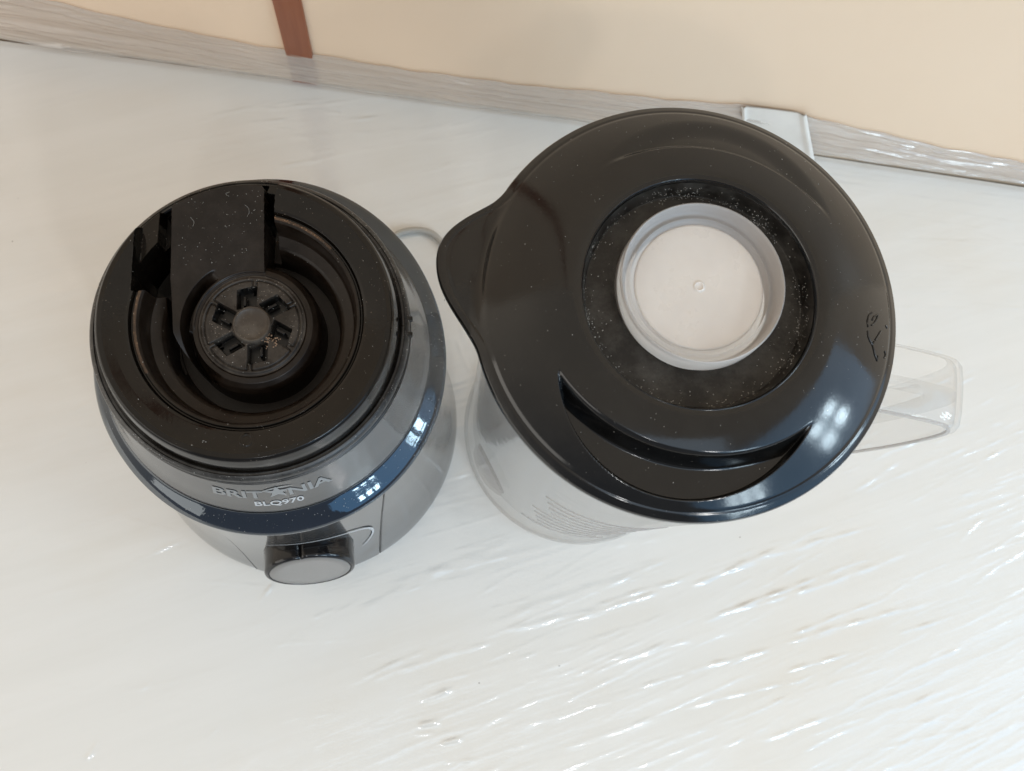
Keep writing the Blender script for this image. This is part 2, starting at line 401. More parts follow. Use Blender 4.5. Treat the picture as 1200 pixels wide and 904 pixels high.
# rest of the board: its skirt and the outer margins of the same sheet
bm = bmesh.new()
def slab(x0, x1, ya0, ya1, yb0, yb1, z0, z1):
    P = [(x0, ya0), (x1, yb0), (x1, yb1), (x0, ya1)]
    a = [bm.verts.new((x, y, z0)) for x, y in P]; b_ = [bm.verts.new((x, y, z1)) for x, y in P]
    for i in range(4): bm.faces.new([a[i], a[(i+1) % 4], b_[(i+1) % 4], b_[i]])
    bm.faces.new(b_); bm.faces.new(a[::-1])
slab(-.95, .95, -.7, float(edge_y(-.95))-.003, -.7, float(edge_y(.95))-.003, -.16, -.004)
slab(-.95, -.4202, -.7, float(edge_y(-.95))-.002, -.7, float(edge_y(-.42))-.002, -.0038, 0)
slab(.5602, .95, -.7, float(edge_y(.56))-.002, -.7, float(edge_y(.95))-.002, -.0038, 0)
slab(-.4198, .5598, -.7, -.2402, -.7, -.2402, -.0038, 0)
bm_obj('board', bm, M_table, top, False)

# film turned up from the board against the foot of the wall
nx, ny = 1300, 90
X = np.linspace(-.9, .64, nx); T = np.linspace(0, 1, ny)
XX = np.repeat(X[:, None], ny, 1); TT = np.repeat(T[None, :], nx, 0)
ft = np.array([(-.9, .062), (-.2968, .0605), (-.264, .0572), (-.1867, .0437), (-.1065, .0389), (-.067, .0372), (.0324, .0364), (.157, .0469), (.2224, .0542), (.2716, .0553), (.3123, .0458), (.3832, .0371), (.4553, .0306), (.64, .030)])
topz = np.interp(XX, ft[:, 0], ft[:, 1])+.0008*np.sin(XX*61)+.0006*np.sin(XX*170+1)
ZZ = .0012+(topz-.0012)*TT
off = .0012*(1-TT)**2+.0012+.0014*np.sin(TT*PI)
# long tension folds, nearly parallel to the edge and running together
for i in range(130):
    c0 = rng.uniform(-.05, 1.0); w = rng.uniform(.03, .09); xm = rng.uniform(-.9, .64); L = rng.uniform(.05, .22); sl = rng.normal(0, 1.0)
    off += rng.uniform(-.8, 1.1)/1000*np.exp(-((XX-xm)/L)**2)*np.exp(-((TT-c0-sl*(XX-xm))/w)**2)
for i in range(520):
    xm = rng.uniform(-.5, .6); c0 = rng.uniform(0, 1); L = rng.uniform(.015, .11); w = rng.uniform(.012, .035); sl = rng.normal(-.6, 1.6)
    sel = slice(max(0, int((xm-2.2*L+.9)/1.54*nx)), min(nx, int((xm+2.2*L+.9)/1.54*nx)+1))
    xs_, ts_ = XX[sel], TT[sel]
    off[sel] += rng.uniform(.1, .5)/1000*np.exp(-((xs_-xm)/L)**4)*np.exp(-((ts_-c0-sl*(xs_-xm)-.015*np.sin(xs_*120+i))/w)**2)
off = np.maximum(off, .0009)
YY = wall_y(XX)-off
film = mesh_obj('plastic_film', np.stack([XX, YY, ZZ], -1).reshape(-1, 3), grid_faces(nx, ny), M_film, None, True)
film['label'] = 'clear wrinkled plastic film turned up from the white tabletop against the beige wall'; film['category'] = 'plastic film'

# pale tape standing over the film, folded along its two sides
nx, ny = 30, 16
V = []
for i in range(nx):
    u = i/(nx-1)
    for j in range(ny):
        v = j/(ny-1)
        x = (.2432+.0575*u)*(1-v)+(.2235+.0478*u)*v
        z = .0015+(.0548+.0012*u)*v
        o_ = .0068-.0030*v+.0005*math.sin(v*9+u*3)+.0022*math.exp(-((u-.95)/.035)**2)+.0016*math.exp(-((u-.03)/.03)**2)
        V.append((x, wall_y(x)-o_, z))
n1 = len(V)
V += [(x, y+.0007, z) for x, y, z in V]
F = [list(map(int, f)) for f in grid_faces(nx, ny)]
F += [[q+n1 for q in f][::-1] for f in F]
tape = mesh_obj('white_tape', V, F, M_tape, None, True, 60)
tape['label'] = 'short pale piece of tape over the film at the wall, just behind the black lid'; tape['category'] = 'tape'

# ------------------------------------------------------------------ blender base
BC = Vector((-.0815, .1195, 0))
base = empty('blender_motor_unit', BC, 'glossy black blender motor unit without its jug, open drive coupling on top, dial in front', 'blender motor')
def ell(th, amp=.036, th0=math.radians(115)): return 1+amp*np.cos(2*(th-th0))
body_keys = [(104.0, 1.5), (105.2, 5), (104.2, 14), (101.5, 30), (97.5, 55), (93.8, 85), (91.2, 115), (89.4, 140), (88.0, 160), (87.0, 170)]
bodyP = catmull(body_keys, 6)
def soft(th): return 1+.006*np.cos(2*(th-math.radians(115)))
def shift(z):                                   # the foot reaches further to the front than the top
    q = max(0., 1-z/.165)**1.2
    return Vector((-.0022*q, -.0050*q, 0))
prof = [(0, 2.2), (60, 2.2), (100, 1.2)]+[tuple(p) for p in bodyP]
body = lathe('body', prof, M_gloss, base, 200, soft)
for v in body.data.vertices: v.co += shift(v.co.z)
def body_r(z):                                  # metres in and out
    return float(np.interp(z*1000, bodyP[:, 1], bodyP[:, 0]))/1000
def on_body(az, z, off=0.0):
    a = math.radians(az); r = body_r(z)*float(soft(np.array(a)))+off
    return Vector((r*math.cos(a), r*math.sin(a), z))+shift(z)
# front control panel with its seam
def patch(name, zs, azf, off, thick, mat, parent, nu=40):
    V = []; nz = len(zs)
    for i in range(nu):
        u = i/(nu-1)
        for z in zs:
            a, b_ = azf(z); az = a+(b_-a)*u
            V.append(on_body(az, z, off))
    n1 = len(V)
    for i in range(nu):
        u = i/(nu-1)
        for z in zs:
            a, b_ = azf(z); az = a+(b_-a)*u
            V.append(on_body(az, z, off-thick))
    F = [list(map(int, f)) for f in grid_faces(nu, nz)]
    F += [[q+n1 for q in f][::-1] for f in F]
    for i in range(nu-1):
        for j in (0, nz-1):
            a, b_ = i*nz+j, (i+1)*nz+j; F.append([a, a+n1, b_+n1, b_] if j == 0 else [b_, b_+n1, a+n1, a])
    for j in range(nz-1):
        for i in (0, nu-1):
            a, b_ = i*nz+j, i*nz+j+1; F.append([a, b_, b_+n1, a+n1] if i == 0 else [b_, a, a+n1, b_+n1])
    return mesh_obj(name, V, F, mat, parent, True, 40)
def pan_az(z):
    t = (z-.012)/.15; t = max(0, min(1, t))
    return (-104-11*t, -60+12*t)
patch('control_panel', [.012+.15*i/14 for i in range(15)], pan_az, .0013, .003, M_gloss, base)
# the seam line round the panel: a dark groove piece each side
def seam(which):
    pts = []
    for i in range(24):
        z = .010+.152*i/23; a = pan_az(z)[which]; a += -.9 if which == 0 else .9
        pts.append(on_body(a, z, .0002))
    return tube('seam', pts, .00075, M_hole, base, 6)
seam(0); seam(1)
for az in (-150, -30, 90):
    bm = bmesh.new(); bmesh.ops.create_cone(bm, cap_ends=True, segments=20, radius1=.009, radius2=.0095, depth=.003)
    bmesh.ops.translate(bm, vec=(.085*math.cos(math.radians(az)), .085*math.sin(math.radians(az)), .0016), verts=bm.verts)
    bm_obj('rubber_foot', bm, M_knob, base)
# bezel ring: oval, sloping outward
def lerp_r(th): return ell(th)
ring_az = [-188, -172, -158, -142, -125, -110, -89, -59, -46, -32, -5, 10, 28, 50, 70, 85, 95, 109, 122, 140, 158, 172]
ring_r = [90.2, 89.8, 90.0, 90.0, 91.2, 92.7, 93.6, 94.2, 93.9, 93.2, 91.5, 91.0, 91.4, 93.9, 96.9, 98.9, 99.5, 99.5, 98.6, 95.4, 92.0, 90.2]
bz = [(-.5, 166.0, 0), (0, 167.0, -1.2), (0, 168.0, -.3), (0, 170.0, 0), (0, 171.8, -.3), (0, 172.8, -1.0), (.22, 174.6, 0), (.5, 176.6, 0), (.8, 178.8, 0), (.95, 179.9, 0), (1.0, 180.6, .3)]
n = 240; thv = np.linspace(0, 2*PI, n, endpoint=False); azd = (np.degrees(thv)+180) % 360-180
Ro = np.interp(azd, ring_az, ring_r); kk = np.hanning(17); kk /= kk.sum(); Ro = np.convolve(np.concatenate([Ro[-8:], Ro, Ro[:8]]), kk, 'valid')
Ri = 81.6+1.2*np.cos(thv+PI/2)
V = []
for i in range(n):
    for f_, z, o_ in bz:
        r = Ro[i]*(1-max(f_, 0))+Ri[i]*max(f_, 0)+o_ if f_ >= 0 else 87.0
        V.append((r*math.cos(thv[i])/1000, r*math.sin(thv[i])/1000, z/1000))
mesh_obj('bezel_ring', V, grid_faces(n, len(bz), True), M_bezel, base, True, 40)
# collar under the deck
col_keys = [(83.0, 179.2), (82.5, 181.5), (81.2, 184.6), (79.6, 188.6), (77.0, 196.0), (74.2, 204.0), (71.8, 211.0), (69.6, 217.5)]
colP = catmull(col_keys, 5)
lathe('collar', [tuple(p) for p in colP], M_gloss, base, 200)
def on_collar(az, z, off=.0003):
    r = float(np.interp(z*1000, colP[:, 1], colP[:, 0]))/1000+off; a = math.radians(az)
    return Vector((r*math.cos(a), r*math.sin(a), z))
# threaded rim
thr = [(68.0, 216.6), (72.9, 217.2), (73.3, 218.0), (73.3, 219.4), (72.5, 219.9), (72.5, 220.9), (73.2, 221.4), (73.2, 223.0), (72.4, 223.5), (72.4, 224.6), (72.9, 225.1), (72.9, 227.0), (72.3, 228.2), (71.4, 229.0), (70.6, 229.3), (70.2, 228.6), (69.4, 228.6), (69.0, 229.6)]
lathe('threaded_rim', thr, M_thread, base, 200, angle=30)
for az in (-2, 4):
    bm = bmesh.new(); a = math.radians(az); box_bm(bm, (.0722*math.cos(a), .0722*math.sin(a), .2272), (.004, .0022, .0032), Matrix.Rotation(a, 4, 'Z'), .0004)
    bm_obj('locking_lug', bm, M_hole, base)

# deck: one height field round the axis
def deck_profile(r):                       # r, z in mm
    k_ = np.array([(0, 226), (24.3, 226.6), (25.2, 227.2), (27.5, 226.6), (29.8, 224.6), (31.2, 220.5), (32.2, 202), (38.2, 202), (39.6, 218.5), (40.6, 221.6), (42, 222.8), (46.4, 225.2),
                   (47.3, 227.4), (48.0, 237.6), (48.9, 238.8), (50.2, 239.0), (50.7, 237.7), (51.3, 237.8), (52.0, 240.2), (53.2, 240.9), (58, 242.2), (62.5, 243.2), (64.6, 243.0), (65.8, 241.6), (67.2, 237.0), (68.2, 232.5), (69.2, 229.2)])
    return np.interp(r, k_[:, 0], k_[:, 1])
rs = np.unique(np.concatenate([np.linspace(24.4, 69.2, 190), np.linspace(31, 37, 30), np.linspace(46, 53, 40)]))
nth = 900; thv = np.linspace(0, 2*PI, nth, endpoint=False)
RR, TH = np.meshgrid(rs, thv); X_ = RR*np.cos(TH); Y_ = RR*np.sin(TH)
Zd = deck_profile(RR)
w = .5
# platform towards the back
plat = 228.0+(np.clip(RR, 27, 64)-27)/37*12.5
plat = plat - 16*np.clip((RR-64.2)/5, 0, 1) - 9*sm((-Y_-0)/26)*(X_ < -18)
xl = -37.5+.10*np.clip(20-Y_, 0, 40)
in_pl = step(X_-xl, w)*step(4.2-X_, w)*step(Y_+3, 5)
anp = np.degrees(TH) % 360; taper = sm((anp-168)/62)
left_arm = step(X_-xl, w)*step(37-5.6*taper-RR, 1.0)*step(RR-31, .8)*((anp > 150) & (anp < 240))
in_pl = np.maximum(in_pl, left_arm)
near = step(RR-26.0, .8)
Zd = Zd*(1-in_pl*near)+plat*in_pl*near
# rounded far corners of the platform
corner = in_pl*step(np.hypot(np.minimum(X_+0.2, 0)*0+(X_-(-1.2)), Y_-60)-6.0, .8)*step(X_+1.2, .5)*step(Y_-60, .5)
Zd = Zd-corner*8
# gap left of the platform with its lower ledge at the rim
gl_ = np.maximum(step(xl-.0-X_, w)*step(X_+51.5, w)*step(Y_-13.5-.25*(X_+44), 1.2), step(xl-X_, w)*step(X_-xl+3.8, w)*step(Y_+30, 6)*step(RR-31, .8)*step(40.3+np.clip(Y_-2, 0, 9)*1.4-RR, 1.2))
floor_l = np.where(RR > 57.5, 231.5+(RR-57.5)*-.2, 203.0)
ledge = step(RR-57.0, 1.0)
Zl = 203.0*(1-ledge)+np.minimum(Zd, 233.5)*ledge
Zl = np.where((X_ > -44) & (RR > 57), np.minimum(Zl, 222), Zl)
Zd = Zd*(1-gl_)+np.minimum(Zl, Zd)*gl_
# narrow slot right of the platform, opening as a notch in the rim
sw = 4.6
gr = step(X_-4.2, w)*step(4.2+sw+np.clip(RR-56, 0, 12)*.12-X_, w)*step(Y_-30, 1)
Zr = 206+np.clip((RR-58)/6, 0, 1)*26
Zd = Zd*(1-gr)+np.minimum(Zr, Zd)*gr
# crescent trench left of the coupling, beside the platform
an = np.degrees(TH) % 360
tr2 = sm((an-124)/26)*sm((246-an)/30)*step(RR-27.6, 1.2)*step(31.6-RR, 1.2)
Zd = Zd - tr2*12*step(Zd-215, 2)
# little moulded pip on the front of the deck and a scuff line
pip = np.hypot(X_-3.2, Y_+56.0)
Zd = Zd+.45*np.exp(-((pip-2.6)/.45)**2)
V = np.stack([X_, Y_, Zd], -1).reshape(-1, 3)/1000
DZ = Zd.copy(); DR = rs.copy()
deck = mesh_obj('top_deck', V, grid_faces(nth, len(rs), True)[:, ::-1], M_deck, base, True, 62)
deck.data.materials.append(M_inner); deck.data.materials.append(M_rust)
rc = RR[:, :-1]
zc = Zd[:, :-1]
mi = np.where((rc < 49.6), 1, 0)
mi = np.where(in_pl[:, :-1] > .5, 1, mi)
mi = np.where((rc > 49.0) & (rc < 50.4) & (in_pl[:, :-1] < .1) & (gl_[:, :-1] < .1) & (((an[:, :-1] < 84) & (an[:, :-1] > 44)) | ((an[:, :-1] > 166) & (an[:, :-1] < 212))), 2, mi)
deck.data.polygons.foreach_set('material_index', mi.astype(np.int32).ravel())

# drive coupling: disc with six sockets and hub
NR = 100; nth = 720
rs = np.linspace(0.0, 24.4, NR); thv = np.linspace(0, 2*PI, nth, endpoint=False)
RR, TH = np.meshgrid(rs, thv); X_ = RR*np.cos(TH); Y_ = RR*np.sin(TH)
Zc = 228.2+0*RR - .9*step(RR-23.2, 1.2)
Zc = Zc+.5*np.exp(-((RR-22.2)/.5)**2)*0
an = np.degrees(TH)
for i in range(6):                                   # pad outlines
    a = math.radians(90+60*i)
    u = X_*math.cos(a)+Y_*math.sin(a); v = -X_*math.sin(a)+Y_*math.cos(a)
    gro = np.exp(-((np.abs(v)-.95)/.38)**2)*step(u-17, 1)*step(21.5-u, .8)
    Zc = Zc-.9*gro
    bar = step(.95-np.abs(v), .5)*step(u-15, 1)
    Zc = Zc-.25*bar*0
pad_ang = np.degrees(np.arcsin(np.clip(.95/np.maximum(RR, .1), 0, 1)))
k60 = np.abs(((an-90+30) % 60)-30)
Zc = Zc-.9*np.exp(-((RR-21.6)/.38)**2)*(k60 > 2.7)
hole = np.zeros_like(RR)
for i in range(6):
    a = math.radians(105+60*i)
    u = X_*math.cos(a)+Y_*math.sin(a); v = -X_*math.sin(a)+Y_*math.cos(a)
    vv = v+.22*(u-12)                                # skewed sockets
    hole = np.maximum(hole, step(u-9.0, .5)*step(18.0-u, .5)*step(4.5-np.abs(vv), .5))
Zc = Zc-8*hole

V = np.stack([X_, Y_, Zc], -1).reshape(-1, 3)/1000
coup = mesh_obj('drive_coupling', V, grid_faces(nth, NR, True)[:, ::-1], M_coup, base, True, 55)
coup.data.materials.append(M_hole)
coup.data.polygons.foreach_set('material_index', (Zc[:, :-1] < 224).astype(np.int32).ravel())
for i in range(6):                                   # a driving tooth in every socket
    a = math.radians(105+60*i)
    bm = bmesh.new()
    box_bm(bm, (0, 0, 0), (.0062, .0013, .0044), None, .0004)
    for v in bm.verts:
        if v.co.z > 0: v.co.x *= .75
    bmesh.ops.transform(bm, matrix=Matrix.Translation((.0128*math.cos(a)-.0012*math.sin(a), .0128*math.sin(a)+.0012*math.cos(a), .2238)) @ Matrix.Rotation(a-.22, 4, 'Z'), verts=bm.verts)
    bm_obj('tooth', bm, M_knob, coup)
lathe('hub', [(8.9, 227.0), (8.8, 229.4), (8.3, 230.0), (7.6, 230.0), (7.2, 229.5), (4.5, 229.35), (2, 229.3), (0.01, 229.3)], M_hub, coup, 60)
# orange grime by the hub
bm = bmesh.new()
for i in range(44):
    a = math.radians(rng.uniform(-58, -25)); r = rng.uniform(.0085, .0150); s_ = rng.uniform(.00012, .0005)
    q = bmesh.ops.create_icosphere(bm, subdivisions=1, radius=s_)
    bmesh.ops.translate(bm, vec=(r*math.cos(a), r*math.sin(a), .2283), verts=q['verts'])
gr_o = bm_obj('grime', bm, M_orange, coup); gr_o['kind'] = 'stuff'

# speed knob: axis leans up from the horizontal
KAZ = math.radians(-82.5); KT = math.radians(16.5)
kdir = Vector((math.cos(KAZ)*math.cos(KT), math.sin(KAZ)*math.cos(KT), math.sin(KT)))
kc = Vector((.1105*math.cos(KAZ), .1105*math.sin(KAZ), .081))     # centre of the face
kq = kdir.to_track_quat('Z', 'Y')
def kmat(dist): return Matrix.Translation(kc+kdir*dist) @ kq.to_matrix().to_4x4()
def klathe(name, prof, mat, n=72, parent=base, rfun=None, angle=40):
    o = lathe(name, prof, mat, parent, n, rfun, angle)
    o.data.transform(kmat(0)); return o
def knobr(th):                                     # one grip notch on top
    dth = np.abs((th-math.radians(96)+PI) % (2*PI)-PI)
    return 1-.09*np.exp(-(dth/.06)**2)
knob = klathe('knob', [(28.6, -30), (28.4, -24.5), (27.2, -22), (26.6, -18), (26.4, -8), (26.5, -2.0), (26.1, -.8), (25.2, -.1), (24.4, 0), (24.0, -.3), (23.8, -.8), (0.01, -.8)], M_knob, 120, base, knobr)
o = klathe('knob_face', [(23.6, -.78), (23.5, -.25), (23.0, 0.05), (18, .12), (9, .16), (0.01, .18)], M_cap_metal, 90, knob)
# dark seat behind and the printed arc round it
klathe('knob_seat', [(34, -36), (33.6, -29.2), (32.6, -28.2), (28, -28.0), (27.4, -30)], M_knob, 90)
V = []; F = []
na = 50
for i in range(na):
    th_ = math.radians(-35+150*i/(na-1)); tw = .9 if i > 3 else .3
    for r_ in (37.3, 37.3+1.9*(.3+.7*math.sin(PI*i/(na-1)))):
        V.append(Vector((r_/1000*math.cos(th_), r_/1000*math.sin(th_), -.027)))
    if i: F.append([2*i-2, 2*i-1, 2*i+1, 2*i])
M_ = kmat(0)
Vp = []
for v in V:
    q = M_ @ v; az = math.degrees(math.atan2(q.y, q.x)); p = on_body(az, max(.01, q.z), .0019)
    Vp.append(p)
n1 = len(Vp); Vp += [p*.9995 for p in Vp]
F += [[q+n1 for q in f][::-1] for f in F]
mesh_obj('dial_arc', Vp, F, M_print_w, base, False)

# lettering on the collar
def text_mesh(txt, size, font_scale_x=1.0, bold=.0):
    cu = bpy.data.curves.new('t', 'FONT'); cu.body = txt; cu.size = size; cu.extrude = .00006; cu.offset = bold
    cu.align_x = 'CENTER'; cu.resolution_u = 3
    o = bpy.data.objects.new('t', cu); COL.objects.link(o)
    bpy.context.view_layer.update()
    dg = bpy.context.evaluated_depsgraph_get(); m = bpy.data.meshes.new_from_object(o.evaluated_get(dg))
    bpy.data.objects.remove(o); bpy.data.curves.remove(cu)
    for v in m.vertices: v.co.x *= font_scale_x
    return m
def wrap(m, az0, z0, rad=.0755, lean=0.0):
    for v in m.vertices:
        az = az0+math.degrees(v.co.x/rad)
        p = on_collar(az, z0+v.co.y+lean*v.co.x, .0003+v.co.z)
        v.co = p
def letters(name, txt, size, sx, az0, z0, mat, bold=0., span=None):
    m = text_mesh(txt, size, sx, bold); m.name = name
    if span:
        xs = [v.co.x for v in m.vertices]; k_ = span/(max(xs)-min(xs)); mid = (max(xs)+min(xs))/2
        for v in m.vertices: v.co.x = (v.co.x-mid)*k_
    wrap(m, az0, z0); m.materials.clear(); m.materials.append(mat)
    return link(bpy.data.objects.new(name, m), base)
brand = letters('brand_lettering', 'BRIT', .0098, 1, -95.6, .1965, M_print, .00022, .0235)
b2 = letters('brand_lettering', 'NIA', .0098, 1, -69.6, .1965, M_print, .00022, .0205)
# the star that stands for the letter A, with its long swoosh
bm = bmesh.new(); pv = []
for i in range(10):
    a = PI/2+i*PI/5; r = .0056 if i % 2 == 0 else .0023
    pv.append(bm.verts.new((r*math.cos(a)*1.15+.0006, r*math.sin(a)+.0050, 0)))
f = bm.faces.new(pv)
sw_ = []
for i in range(13):
    u = i/12; x = -.0105+.021*u; yy = .0042+.0030*math.sin(u*PI*.9)+.003*u; t_ = .0009*math.sin(PI*min(1, u*1.05))+.00005
    sw_.append((x, yy, t_))
up = [bm.verts.new((x, y+t_, 0)) for x, y, t_ in sw_]; dn = [bm.verts.new((x, y-t_*.2, 0)) for x, y, t_ in sw_]
for i in range(12): bm.faces.new([dn[i], dn[i+1], up[i+1], up[i]])
bmesh.ops.triangulate(bm, faces=bm.faces)
for v in bm.verts:
    az = -81.8+math.degrees(v.co.x/.0755); v.co = on_collar(az, .1965+v.co.y, .0004)
bm_obj('star_emblem', bm, M_print, base, False)
letters('model_lettering', 'BLQ970', .0062, 1, -82.0, .1882, M_print_w, .00010, .0225)

# power cable from the back of the base round behind the jug
bl = [( -.055, .215, .012), (-.047, .2305, .006), (-.0309, .2496, .0036), (-.0217, .2567, .0036), (-.0091, .2592, .0036), (.0023, .2562, .0036), (.0113, .2465, .0036), (.022, .236, .0036), (.045, .2325, .0036), (.075, .2335, .0036), (.105, .238, .0036), (.135, .236, .0036), (.158, .227, .0045)]
cab = catmull(bl, 8) - np.array([BC.x, BC.y, 0])
cable = tube('power_cable', cab, .0023, M_cable, base, 12)
pe = cab[-1]; pd = Vector(cab[-1]-cab[-4]).normalized()
bm = bmesh.new(); rot = pd.to_track_quat('X', 'Z').to_matrix().to_4x4()
box_bm(bm, Vector(pe)+pd*.012+Vector((0, 0, .003)), (.026, .018, .013), rot, .003)
plug = bm_obj('plug', bm, M_cable, cable)
for s_ in (-1, 1):
    q = rot @ Vector((0, .006*s_, 0))
    tube('pin', [Vector(pe)+pd*.024+q+Vector((0, 0, .003)), Vector(pe)+pd*.043+q+Vector((0, 0, .003))], .002, M_cap_metal, plug, 10)

def grains(name, pts, mat, parent, smin=.00010, smax=.00032):
    V = []; F = []
    for p in pts:
        r = rng.uniform(smin, smax); e = rng.uniform(.5, 1.8); a = rng.uniform(0, PI); b0 = len(V)
        for q in ((1, 0, 0), (-.5, .87, 0), (-.5, -.87, 0), (0, 0, .8)):
            x, y = q[0]*e, q[1]
            V.append((p[0]+r*(x*math.cos(a)-y*math.sin(a)), p[1]+r*(x*math.sin(a)+y*math.cos(a)), p[2]+r*q[2]))
        F += [[b0, b0+1, b0+3], [b0+1, b0+2, b0+3], [b0+2, b0, b0+3], [b0, b0+2, b0+1]]
    o = mesh_obj(name, V, F, mat, parent, False); o['kind'] = 'stuff'; return o
def deck_z(x, y):                                # nearest height on the deck field, metres
    r = math.hypot(x, y)*1000; a = math.atan2(y, x) % (2*PI)
    i = int(round(a/(2*PI)*len(DZ))) % len(DZ); j = int(np.argmin(np.abs(DR-r))); return DZ[i, j]/1000
def hair(name, pts, parent, mat, rad=.000035):
    return tube(name, catmull(pts, 6), rad, mat, parent, 5)
pts = []
for i in range(300):
    t = rng.uniform(); a = rng.uniform(0, 2*PI)
    if t < .25: r = rng.uniform(.008, .023); z = .2284; pts.append((r*math.cos(a), r*math.sin(a), z)); continue
    if t < .5: x, y = rng.uniform(-.034, .003), rng.uniform(.028, .062)
    elif t < .75: r = rng.uniform(.052, .064); x, y = r*math.cos(a), r*math.sin(a)
    else: r = rng.uniform(.040, .051); x, y = r*math.cos(a), r*math.sin(a)
    z = deck_z(x, y)
    if z > .2205: pts.append((x, y, z))
grains('dust', pts, M_dust, base, .00007, .00024)
pts = []
for i in range(330):                             # scuffs along the threaded rim and specks on the ring
    a = rng.uniform(0, 2*PI)
    if i < 230: r = rng.uniform(.0706, .0730); z = .2292-.6*max(0, r-.0712)
    else: a = rng.uniform(-2.2, .4); r = rng.uniform(.084, .092); z = .1846-(r-.0818)*.95
    pts.append((r*math.cos(a), r*math.sin(a), z))
grains('rim_dust', pts, M_dust, base, .00007, .00026)
for q in ([(-.004, .050), (-.003, .052), (-.0034, .054), (-.005, .0552)], [(-.012, .0585), (-.0135, .0595), (-.0118, .0605)], [(-.029, .048), (-.0275, .0462), (-.028, .044)]):
    hair('lint', [(x, y, deck_z(x, y)+.0002) for x, y in q], base, M_dust)

# ------------------------------------------------------------------ jug with lid
JC = Vector((.1090, .1125, 0))
jug = empty('blender_jug', JC, 'clear plastic blender jug with a side handle, standing upright under its black lid', 'blender jug')
def jug_r(th):
    return 1+0*th
outer = catmull([(72, 0.6), (79.0, 1.0), (81.2, 3.4), (81.4, 8), (80.6, 18), (80.2, 60), (81.5, 130), (83.5, 200), (86.0, 262), (87.0, 279)], 5)
inner = catmull([(84.4, 279), (83.4, 262), (81.0, 200), (79.0, 130), (77.7, 60), (77.4, 26), (73, 21), (50, 20), (20, 20)], 5)
lathe('jug_body', [(0.01, .8)]+[tuple(p) for p in outer]+[tuple(p) for p in inner]+[(0.01, 20)], M_clear, jug, 160, None, 40)
# base ring of the jug
lathe('base_ring', [(79.5, 1.2), (81.9, 1.2), (82.3, 2.4), (82.1, 4.5), (81.7, 5.4)], M_clear_base, jug, 160)
# blade assembly on the jug floor
bl_h = lathe('blade_seat', [(30, 20.2), (30, 24), (27, 27), (16, 29), (12, 34), (8, 36), (0.01, 36.5)], M_cable, jug, 60)
for i in range(4):
    a = i*PI/2+.5
    bm = bmesh.new(); s_ = 1 if i % 2 else -.4
    q = [bm.verts.new((.004, -.006, 0)), bm.verts.new((.032, -.002, .010*s_)), bm.verts.new((.030, .005, .010*s_)), bm.verts.new((.004, .006, 0))]
    f = bm.faces.new(q); rr_ = bmesh.ops.extrude_face_region(bm, geom=[f]); bmesh.ops.translate(bm, vec=(0, 0, .0012), verts=[v for v in rr_['geom'] if isinstance(v, bmesh.types.BMVert)])
    bmesh.ops.transform(bm, matrix=Matrix.Translation((0, 0, .036)) @ Matrix.Rotation(a, 4, 'Z'), verts=bm.verts)
    bmesh.ops.recalc_face_normals(bm, faces=bm.faces)
    bm_obj('blade', bm, M_cap_metal, bl_h, False)
jr = lambda z: float(np.interp(z*1000, outer[:, 1], outer[:, 0]))/1000
# measuring marks moulded in the wall
for i in range(9):
    z = .055+.017*i; a0_, a1_ = math.radians(-126+2.3*((i*7) % 4)), math.radians(-86-3.1*((i*5) % 3)+1.0*i)
    pts = [Vector(((jr(z)+.0002)*math.cos(a), (jr(z)+.0002)*math.sin(a), z)) for a in np.linspace(a0_, a1_, 26)]
    tube('measuring_mark', pts, .00022, M_clear_mark, jug, 6)
# tinted oval added low on the wall to imitate a refracted patch
V = []; F = []
for i in range(32):
    a = 2*PI*i/32
    az = math.radians(-152+12.5*math.cos(a)*(1+.12*math.cos(3*a))); z = .060+.034*math.sin(a)
    V.append(Vector(((jr(z)+.0010)*math.cos(az), (jr(z)+.0010)*math.sin(az), z)))
az = math.radians(-152); V.append(Vector(((jr(.06)+.0020)*math.cos(az), (jr(.06)+.0020)*math.sin(az), .06)))
for i in range(32): F.append([i, (i+1) % 32, 32])
n1 = len(V); V2 = [v*1.0 for v in V]
mesh_obj('refraction_patch', V, F, M_refract, jug, True)

# handle: wide clear strap with a centre rib, swept along a side profile
HA = math.radians(-9.0)
hp = catmull([(84, 252), (100, 254), (125, 252), (141, 247), (149.5, 234), (150.5, 214), (146, 180), (134, 130), (121, 85), (106, 52), (90, 36), (80, 33)], 7)/1000
def strap(name, vs, thick, lift, mat, parent):
    V = []; n = len(hp); m = len(vs)
    for i, (u, z) in enumerate(hp):
        a = hp[min(i+1, n-1)]-hp[max(i-1, 0)]; a = a/np.hypot(*a); nrm = np.array([-a[1], a[0]])
        if nrm[0]*1+nrm[1] < 0 and i < n*.5: nrm = -nrm
        for side in (0, 1):
            for (v, bul) in vs:
                off = lift+bul-(thick if side else 0)
                V.append(((u+nrm[0]*off), v, z+nrm[1]*off))
    F = []; w2 = 2*m
    for i in range(n-1):
        for j in range(m-1):
            a = i*w2+j; F.append([a, a+1, a+w2+1, a+w2])
            a = i*w2+m+j; F.append([a+1, a, a+w2, a+w2+1])
        a = i*w2; F.append([a, a+w2, a+w2+m, a+m])
        a = i*w2+m-1; F.append([a+w2, a, a+m, a+w2+m])
    M_ = Matrix.Rotation(HA, 4, 'Z')
    return mesh_obj(name, [M_ @ Vector(v) for v in V], F, mat, parent, True, 40)
vs = [(-.0165, -.0045), (-.0160, -.0015), (-.0140, -.0002), (-.008, .0004), (0, .0006), (.008, .0004), (.0140, -.0002), (.0160, -.0015), (.0165, -.0045)]
hnd = strap('handle', vs, .0026, 0, M_clear, jug)
strap('rib', [(-.0012, 0), (.0012, 0)], .014, -.0024, M_clear, hnd)
